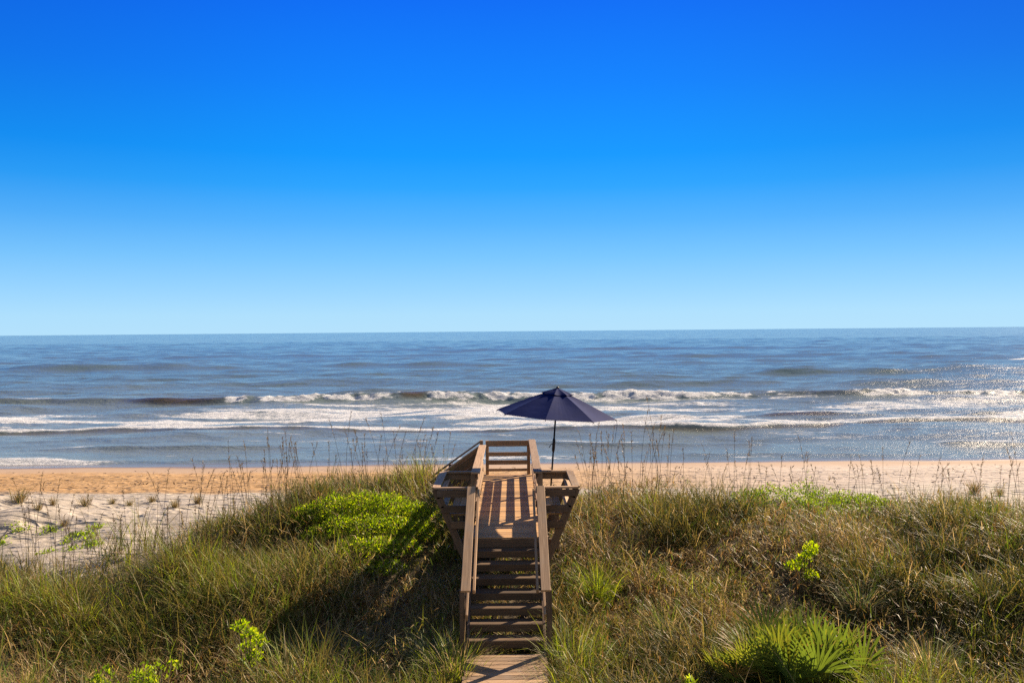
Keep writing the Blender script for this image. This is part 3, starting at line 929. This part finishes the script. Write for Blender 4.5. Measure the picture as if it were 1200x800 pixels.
def tuft_mesh(name, nb, L, spread, cols, seed, w=(.006, .012), lean=.25, curve=.8):
    rs = np.random.default_rng(seed)
    ra = rs.uniform(0, 6.28, nb); rr = np.abs(rs.normal(0, spread, nb))
    base = np.stack([rr * np.cos(ra), rr * np.sin(ra), np.full(nb, -.03)], -1)
    az = ra + rs.normal(0, .5, nb)
    ci = rs.integers(0, len(cols), nb)
    col = np.array(cols)[ci] * rs.uniform(.7, 1.25, nb)[:, None]
    V, Q, C = blades(base, L * rs.uniform(.5, 1.2, nb), rs.uniform(*w, nb), az, np.abs(rs.normal(lean, .2, nb)), np.abs(rs.normal(curve, .4, nb)), col, 4)
    return np_mesh(name, V, Q, GRASS, C)

def copy_obj(src, loc, rz, sc, label=None):
    o = src.copy(); COL.objects.link(o)
    o.location = loc; o.rotation_euler = (0, 0, rz); o.scale = (sc, sc, sc)
    if label: o['label'] = label
    return o

def ground_hit(px, py):
    """Where the ray through a photo pixel meets the ground."""
    a = at(px, py, 1.0) - Vector((0, 0, CAM_Z))
    ts = np.arange(9.0, 49.0, .05)
    zs = CAM_Z + a.z * ts; gs = ground(a.x * ts, ts)
    hit = np.nonzero(zs <= gs)[0]
    t = ts[hit[0]] if len(hit) else 40.0
    return Vector((a.x * t, t, float(ground(a.x * t, t))))

def on_ray(px, d, sink=.0):
    x = at(px, 600, d).x
    return Vector((x, d, float(ground(x, d)) - sink))

# lone tufts standing on the bare sand
spots = [(22, 589, 1.15, 'bushiest brown grass tuft on the sand at the photo\'s left edge'),
         (45, 597, .55, 'small sparse tuft on pale sand just right of the bushiest tuft'),
         (62, 592, .5, 'low dark tuft between the bushiest tuft and the next pair on sand'),
         (100, 593, .75, 'rounded dark tuft alone on the left pale sand'),
         (132, 590, .6, 'short tuft leaning close beside two others on left sand'),
         (152, 592, .55, 'thin wispy tuft on pale sand right of a short one'),
         (178, 588, .6, 'olive tuft on the pale sand near the damp beach edge'),
         (205, 594, .7, 'dark upright tuft on pale sand left of the thick grass slope'),
         (232, 590, .75, 'wide tuft on pale sand closest to the grassy slope'),
         (75, 617, .45, 'tiny tuft low on the left pale sand above green runners'),
         (1142, 578, .85, 'lone dark tuft on the right beach sand beyond the grass'),
         (1172, 580, .6, 'small tuft right of the lone dark tuft on the right sand')]
tm = [tuft_mesh('grass_tuft', 130, .55, .10, [C_OLIVE * .8, C_RUST * .8, C_DARK * 1.2, C_STRAW * .7], 300 + i, (.008, .016), .35, .5) for i in range(4)]
for i, (px, py, sc, lb) in enumerate(spots):
    o = link_mesh('grass_tuft', tm[i % 4], None, ground_hit(px, py))
    o.rotation_euler = (0, 0, i * 1.3); o.scale = (sc, sc, sc * random.uniform(.85, 1.1))
    props(o, lb, 'grass tuft', 'grass tufts on the open sand')

# bright clumps of long grass that stand out beside the walkover and in the foreground
clumps = [(672, 14.0, 1.05, [C_SILVER, C_GREEN * 1.2, C_LIME], 'big pale green grass clump right beside the lower steps'),
          (520, 13.2, .80, [C_LIME, C_STRAW * .8, C_GREEN], 'yellow green grass clump left of the bottom landing'),
          (505, 14.1, .9, [C_GREEN, C_SILVER], 'upright green grass clump left of the lower handrail post'),
          (700, 16.3, 1.0, [C_GREEN * 1.2, C_LIME], 'long arching grass clump beside the right bench'),
          (655, 12.4, .75, [C_LIME, C_GREEN], 'short fresh green grass clump right of the landing'),
          (90, 12.3, 1.0, [C_GREEN, C_SILVER * .8, C_STRAW], 'tall green grass clump in the bottom left corner'),
          (1090, 13.6, 1.0, [C_SILVER, C_STRAW * .9, C_GREEN], 'arching silvery grass clump at the lower right beyond the palmetto'),
          (780, 15.2, 1.0, [C_GREEN, C_DARK * 1.5, C_STRAW], 'dark green grass clump in the hollow right of the steps'),
          (300, 17.3, .9, [C_GREEN * .9, C_LIME * .8], 'fine green grass clump on the slope left of the leafy shrub'),
          (531, 13.6, 1.1, [C_GREEN * 1.2, C_LIME, C_STRAW * .8], 'green and straw grass clump hiding the foot of the left handrail post'),
          (640, 13.0, .7, [C_LIME, C_SILVER, C_GREEN], 'light green grass clump spilling over the right edge of the landing'),
          (20, 12.6, .95, [C_LIME, C_GREEN, C_STRAW * .8], 'yellowish grass clump cut by the photo\'s bottom left corner'),
          (250, 12.6, .8, [C_GREEN * 1.2, C_LIME], 'fresh green grass clump below the small lower left shrub'),
          (1010, 15.6, .9, [C_GREEN, C_SILVER, C_STRAW * .8], 'pale arching grass clump below the small lime shrub')]
for i, (px, d, sc, cc, lb) in enumerate(clumps):
    me = tuft_mesh('grass_clump', 330, .95, .17, cc, 400 + i, (.007, .014), .22, 1.0)
    o = link_mesh('grass_clump', me, None, on_ray(px, d)); o.scale = (sc,) * 3
    props(o, lb, 'grass clump', 'long grass clumps in the dune')

# sea oats: tall thin stalks with drooping seed heads
def stalk_mesh(seed, H):
    rs = np.random.default_rng(seed)
    mb = MB()
    a = rs.uniform(0, 6.28); bend = rs.uniform(.04, .26)
    pts = [Vector((math.cos(a) * bend * H * (t ** 2), math.sin(a) * bend * H * (t ** 2), t * H - .03)) for t in (0, .25, .5, .75, .9, 1.0)]
    mb.tube(pts, [.0048, .0044, .0040, .0034, .0028, .002], 4)
    verts = np.array([tuple(v) for v in mb.v]); faces = np.array([f for f in mb.f if len(f) == 4])
    cols = np.tile(np.array([.115, .085, .05]) * rs.uniform(.6, 1.2), (len(verts), 1))
    parts = [(verts, faces[:20], cols)]
    nb = int(rs.integers(14, 34))
    t = rs.uniform(.80, 1.0, nb)
    base = np.stack([np.cos(a) * bend * H * t ** 2, np.sin(a) * bend * H * t ** 2, t * H - .03], -1)
    parts.append(blades(base, rs.uniform(.04, .13, nb), rs.uniform(.008, .016, nb), rs.normal(a, 1.1, nb), rs.uniform(.2, .7, nb), rs.uniform(.6, 2.2, nb), np.tile(np.array([.20, .145, .08]), (nb, 1)) * rs.uniform(.5, 1.1, nb)[:, None], 3))
    nl = 5
    parts.append(blades(np.tile(np.array([[0, 0, -.02]]), (nl, 1)), rs.uniform(.5, .9, nl), rs.uniform(.006, .01, nl), rs.uniform(0, 6.28, nl), rs.uniform(.1, .4, nl), rs.uniform(.4, 1.2, nl), np.tile(C_OLIVE, (nl, 1)), 3))
    V, Q, C = merge(parts)
    return np_mesh('sea_oat_stalk', V, Q, GRASS, C)
smesh = [stalk_mesh(500 + i, 1.5 + .07 * i) for i in range(12)]
rs = np.random.default_rng(909)
def stalks(nst, px0, px1, d0, d1, s0, s1, label, group):
    for i in range(nst):
        px, d = rs.uniform(px0, px1), rs.uniform(d0, d1)
        loc = on_ray(px, d)
        if abs(loc.x - WX) < 1.6 and 15 < loc.y < 24: continue
        o = link_mesh('sea_oat_stalk', smesh[int(rs.integers(0, 12))], None, loc)
        sc = rs.uniform(s0, s1)
        o.rotation_euler = (rs.normal(0, .05), rs.normal(0, .06), rs.uniform(0, 6.28)); o.scale = (1, 1, sc)
        props(o, label, 'sea oat', group)
stalks(62, -20, 270, 16.8, 19.5, .75, 1.12, 'thin dry sea oat stalk rising in front of the bare left sand', 'sea oats before the left sand')
stalks(95, 270, 545, 18.5, 23.5, .7, 1.08, 'thin dark sea oat stalk between the left sand and the walkover', 'sea oats left of the walkover')
stalks(46, 685, 790, 18.5, 23.0, .85, 1.22, 'tall sea oat stalk standing just right of the navy parasol', 'sea oats beside the parasol')
stalks(70, 790, 1215, 18.0, 23.5, .65, 1.05, 'thin sea oat stalk in front of the right beach', 'sea oats before the right beach')

# leafy shrubs
def leaf_cloud(centres, radii, n, size, cols, seed, shell=.55, upright=.6):
    rs = np.random.default_rng(seed)
    centres = np.array(centres, float); radii = np.array(radii, float)
    pick = rs.choice(len(centres), n, p=(radii[:, 0] ** 2) / (radii[:, 0] ** 2).sum())
    u = rs.normal(0, 1, (n, 3)); u /= np.linalg.norm(u, axis=1)[:, None]
    u[:, 2] = np.abs(u[:, 2]) * 1.0 - .15
    r = rs.uniform(shell, 1.08, n) ** .8
    p = centres[pick] + u * radii[pick] * r[:, None]
    nrm = u * (1 - upright) + rs.normal(0, .55, (n, 3)); nrm /= np.linalg.norm(nrm, axis=1)[:, None]
    axis_ = np.cross(nrm, rs.normal(0, 1, (n, 3))); axis_[:, 2] = np.abs(axis_[:, 2]) + upright * .8
    axis_ /= np.linalg.norm(axis_, axis=1)[:, None]
    side = np.cross(axis_, nrm); side /= np.linalg.norm(side, axis=1)[:, None]
    s = size * rs.uniform(.55, 1.3, n)[:, None]
    fold = np.cross(side, axis_) * s * .12
    a = p - axis_ * s * .1; b = p + axis_ * s * .42 + side * s * .24 + fold; c = p + axis_ * s; d = p + axis_ * s * .42 - side * s * .24 + fold
    V = np.stack([a, b, c, d], 1).reshape(-1, 3)
    Q = np.arange(n * 4).reshape(-1, 4)
    col = np.array(cols)[rs.integers(0, len(cols), n)] * rs.uniform(.75, 1.25, n)[:, None]
    return V, Q, np.repeat(col, 4, axis=0)

STEM = simple_mat('shrub_stem', (.10, .075, .045), .8)
def shrub(name, loc, lobes, n, size, cols, label, cat, seed, upright=.6, group=None):
    root = empty(name, loc, label, cat, group)
    cs = [l[:3] for l in lobes]; rr = [l[3:] for l in lobes]
    V, Q, C = leaf_cloud(cs, rr, n, size, cols, seed, upright=upright)
    link_mesh('foliage', np_mesh('foliage', V, Q, LEAF, C), root)
    mb = MB(); rg = random.Random(seed)
    for l in lobes:
        for q in range(3):
            tgt = Vector((l[0] + rg.uniform(-.6, .6) * l[3], l[1] + rg.uniform(-.6, .6) * l[4], l[2] + l[5] * rg.uniform(.3, .8)))
            st = Vector((l[0] * .7 + rg.uniform(-.1, .1), l[1] * .7, -.1))
            mb.tube([st, st.lerp(tgt, .5) + Vector((rg.uniform(-.06, .06), 0, .05)), tgt], [.012, .009, .004], 5)
    mb.build('stem', STEM, root, True, origin=(0, 0, 0))
    return root
G1, G2, G3, G4 = (.25, .37, .026), (.35, .45, .038), (.12, .19, .02), (.44, .48, .06)
b0 = on_ray(432, 19.2)
lob = []
for (px, d, h, r_) in [(362, 19.3, .55, .5), (392, 19.4, .85, .6), (425, 19.5, 1.0, .65), (455, 19.6, 1.0, .65), (485, 19.7, .85, .6), (508, 19.8, .65, .45), (400, 18.7, .65, .55), (432, 18.7, .75, .6), (462, 18.8, .75, .6), (490, 18.9, .6, .5),
                       (415, 18.0, .50, .5), (445, 17.9, .55, .5), (470, 18.1, .5, .45), (375, 18.7, .4, .45), (430, 17.4, .3, .4), (455, 17.3, .35, .4)]:
    g = on_ray(px, d)
    lob.append((g.x - b0.x, g.y - b0.y, g.z - b0.z + h * .55, r_, r_ * .9, h * .62))
shrub('leafy_shrub', b0, lob, 26000, .054, [G1, G2, G3, G1, G4, G3, C_OLIVE, G2, C_DARK], 'wide bright lime green leafy shrub left of the walkover, partly in parasol shade', 'shrub', 11)
def small_shrub(px, py_top, d, r_, n, label, seed, cols=(G2, G4, G2, G1), size=.075, name='lime_shrub', group=None, h=None, tall=True):
    g = on_ray(px, d)
    top = at(px, py_top, d).z - g.z
    rg = random.Random(seed)
    lobes = []
    for q in range(6):
        zz = top * (.45 + .5 * q / 6) if tall else top * .4
        lobes.append((rg.uniform(-.6, .6) * r_, rg.uniform(-.5, .5) * r_, zz - r_ * .35, r_ * .55, r_ * .55, r_ * .60 if tall else top * .5))
    return shrub(name, g, lobes, n, size, cols, label, 'shrub', seed, group=group)
small_shrub(293, 715, 13.4, .26, 420, 'small glowing lime shrub among dark grass in the lower left', 21)
small_shrub(940, 626, 16.4, .26, 420, 'small lime shrub poking out of the brown grass right of centre', 22)
small_shrub(812, 785, 12.2, .16, 120, 'tiny lime sprig in front of the palmetto at the bottom edge', 23)
small_shrub(178, 768, 12.4, .42, 500, 'low yellow green leafy plant near the bottom left', 24, (G1, G2, C_LIME), .06)
small_shrub(120, 775, 12.3, .30, 300, 'smaller leafy plant left of the yellow green one at bottom', 25, (G1, G3, C_LIME), .06)
# green mound at the right of the dune crest
g0 = on_ray(955, 22.0)
lob = []
for (px, d, h, r_) in [(905, 21.6, .75, .6), (935, 21.8, .95, .6), (962, 22.0, .95, .6), (990, 22.3, .75, .65), (1015, 22.6, .5, .6), (1035, 22.9, .3, .5), (880, 21.4, .55, .55), (945, 21.1, .7, .5), (948, 21.9, 1.25, .22)]:
    g = on_ray(px, d); lob.append((g.x - g0.x, g.y - g0.y, g.z - g0.z + h * .45, r_, r_ * .9, h * .8))
shrub('leafy_shrub', g0, lob, 6500, .06, [(.17, .25, .03), (.22, .31, .035), (.11, .17, .03), (.25, .30, .05)], 'low green leafy mound on the crest of the right dune', 'shrub', 31)
# creeping runners on the left sand
for (px, py, w_, n_, lb, sd) in [(100, 634, .75, 700, 'low patch of bright green runners on the left sand', 41), (4, 628, .55, 320, 'green runner patch cut by the photo\'s left edge', 42), (60, 623, .3, 110, 'thin scatter of green leaves between the two runner patches', 43)]:
    g = ground_hit(px, py)
    root = empty('creeping_plant', g, lb, 'creeping plant', 'green runners on the sand')
    rs2 = np.random.default_rng(sd)
    lobes = []
    for q in range(9):
        dx, dy = rs2.normal(0, w_ * .55), rs2.normal(0, w_ * .75)
        lobes.append((dx, dy, float(ground(g.x + dx, g.y + dy)) - g.z - .02, .28, .28, .13))
    V, Q, C = leaf_cloud([l[:3] for l in lobes], [l[3:] for l in lobes], n_, .07, [G1, G2, (.2, .26, .05)], sd, .1, .3)
    link_mesh('foliage', np_mesh('foliage', V, Q, LEAF, C), root)
    mb = MB()
    for l in lobes:
        mb.tube([Vector((0, 0, .01)), Vector((l[0] * .5, l[1] * .5, float(ground(g.x + l[0] * .5, g.y + l[1] * .5)) - g.z + .02)), Vector((l[0], l[1], l[2] + .04))], .005, 5)
    mb.build('runner', STEM, root, True, origin=(0, 0, 0))

# saw palmetto: fans of stiff pointed leaflets on stalks
def frond_mesh(seed, stalk_len, leaf_len, lean, az, col):
    rs = np.random.default_rng(seed)
    dirv = np.array([math.cos(az) * math.sin(lean), math.sin(az) * math.sin(lean), math.cos(lean)])
    tip = dirv * stalk_len
    mb = MB(); mb.tube([Vector((0, 0, 0)), Vector(tip * .5), Vector(tip)], [.011, .009, .006], 5)
    sv_ = np.array([tuple(v) for v in mb.v]); sf = np.array([f for f in mb.f if len(f) == 4])
    parts = [(sv_, sf, np.tile(np.array([.14, .17, .05]), (len(sv_), 1)))]
    horiz = np.array([-math.sin(az), math.cos(az), 0])
    upv = np.cross(dirv, horiz)
    fold = rs.uniform(.15, .5)
    k = 18
    Vs, Qs, Cs = [], [], []
    for i in range(k):
        a = (i / (k - 1) - .5) * R(170)
        d = dirv * math.cos(a) + horiz * math.sin(a)
        d = d + upv * (fold * abs(math.sin(a)) + rs.normal(0, .05)); d /= np.linalg.norm(d)
        L = leaf_len * (1 - .28 * abs(a) / 1.9) * rs.uniform(.9, 1.08)
        sd = np.cross(d, upv); sd /= np.linalg.norm(sd) + 1e-9
        w = .0135 * leaf_len / .5
        p0 = tip; p1 = tip + d * L * .45 + upv * .01; p2 = tip + d * L * .8 - np.array([0, 0, .02]); p3 = tip + d * L - np.array([0, 0, .06 * rs.uniform(.3, 1.6)])
        vs = np.array([p0 - sd * .003, p0 + sd * .003, p1 - sd * w, p1 + sd * w, p2 - sd * w * .6, p2 + sd * w * .6, p3 - sd * .001, p3 + sd * .001])
        c = np.array(col) * rs.uniform(.75, 1.25)
        cs = np.tile(c, (8, 1))
        if rs.uniform() < .35: cs[6:] = np.array([.26, .17, .06]) * rs.uniform(.7, 1.1)
        b = i * 8
        Vs.append(vs); Cs.append(cs); Qs += [[b, b + 1, b + 3, b + 2], [b + 2, b + 3, b + 5, b + 4], [b + 4, b + 5, b + 7, b + 6]]
    parts.append((np.concatenate(Vs), np.array(Qs), np.concatenate(Cs)))
    V, Q, C = merge(parts)
    return np_mesh('frond', V, Q, PALM, C)
def palmetto(px, d, nf, size, label, seed, hue=1.0):
    g = on_ray(px, d)
    root = empty('saw_palmetto', g, label, 'palmetto', 'saw palmettos at the lower right')
    rs = np.random.default_rng(seed)
    mb = MB(); mb.tube([(0, 0, -.1), (.03, 0, .08), (.05, .02, .2)], [.09, .08, .05], 8); mb.build('trunk', STEM, root, True, origin=(0, 0, 0))
    for i in range(nf):
        az = rs.uniform(0, 6.28); lean = abs(rs.normal(.30, .26))
        base = (.14, .19, .034) if rs.uniform() < .65 else ((.25, .27, .045) if rs.uniform() < .75 else (.26, .17, .06))
        o = link_mesh('frond', frond_mesh(seed * 100 + i, size * rs.uniform(.25, .85), size * rs.uniform(.42, .68), lean, az, np.array(base) * hue), root, (rs.normal(0, .26 * size), rs.normal(0, .2 * size), .03))
palmetto(935, 12.9, 66, 1.15, 'largest fan leaved palmetto at the lower right', 61)
palmetto(872, 13.3, 38, .9, 'yellow tipped palmetto just left of the largest one', 62, 1.1)
palmetto(990, 12.6, 20, .72, 'lower palmetto right of the largest one by the bottom edge', 63)
palmetto(1085, 11.8, 10, .5, 'small palmetto cut off by the bottom edge at right', 64)

# seaweed scraps on the beach
rs = np.random.default_rng(77)
n = 2600
y = rs.uniform(33.5, 44, n); x = rs.uniform(-.72, .72, n) * y
k = rs.uniform(0, 1, n) < (.25 + .75 * sstep(.5, .7, fbm(x / 6, y / .8, 78, 3)))
x, y = x[k], y[k]; n = len(x)
V, Q, C = blades(np.stack([x, y, ground(x, y) + .015], -1), rs.uniform(.06, .30, n), rs.uniform(.03, .08, n), rs.uniform(0, 6.28, n), rs.uniform(1.1, 1.5, n), rs.uniform(0, .4, n), np.tile(np.array([.07, .045, .025]), (n, 1)) * rs.uniform(.5, 1.6, n)[:, None], 2)
props(link_mesh('seaweed', np_mesh('seaweed', V, Q, GRASS, C)), 'small dark scraps of dried seaweed strewn on the damp beach', 'seaweed', kind='stuff')
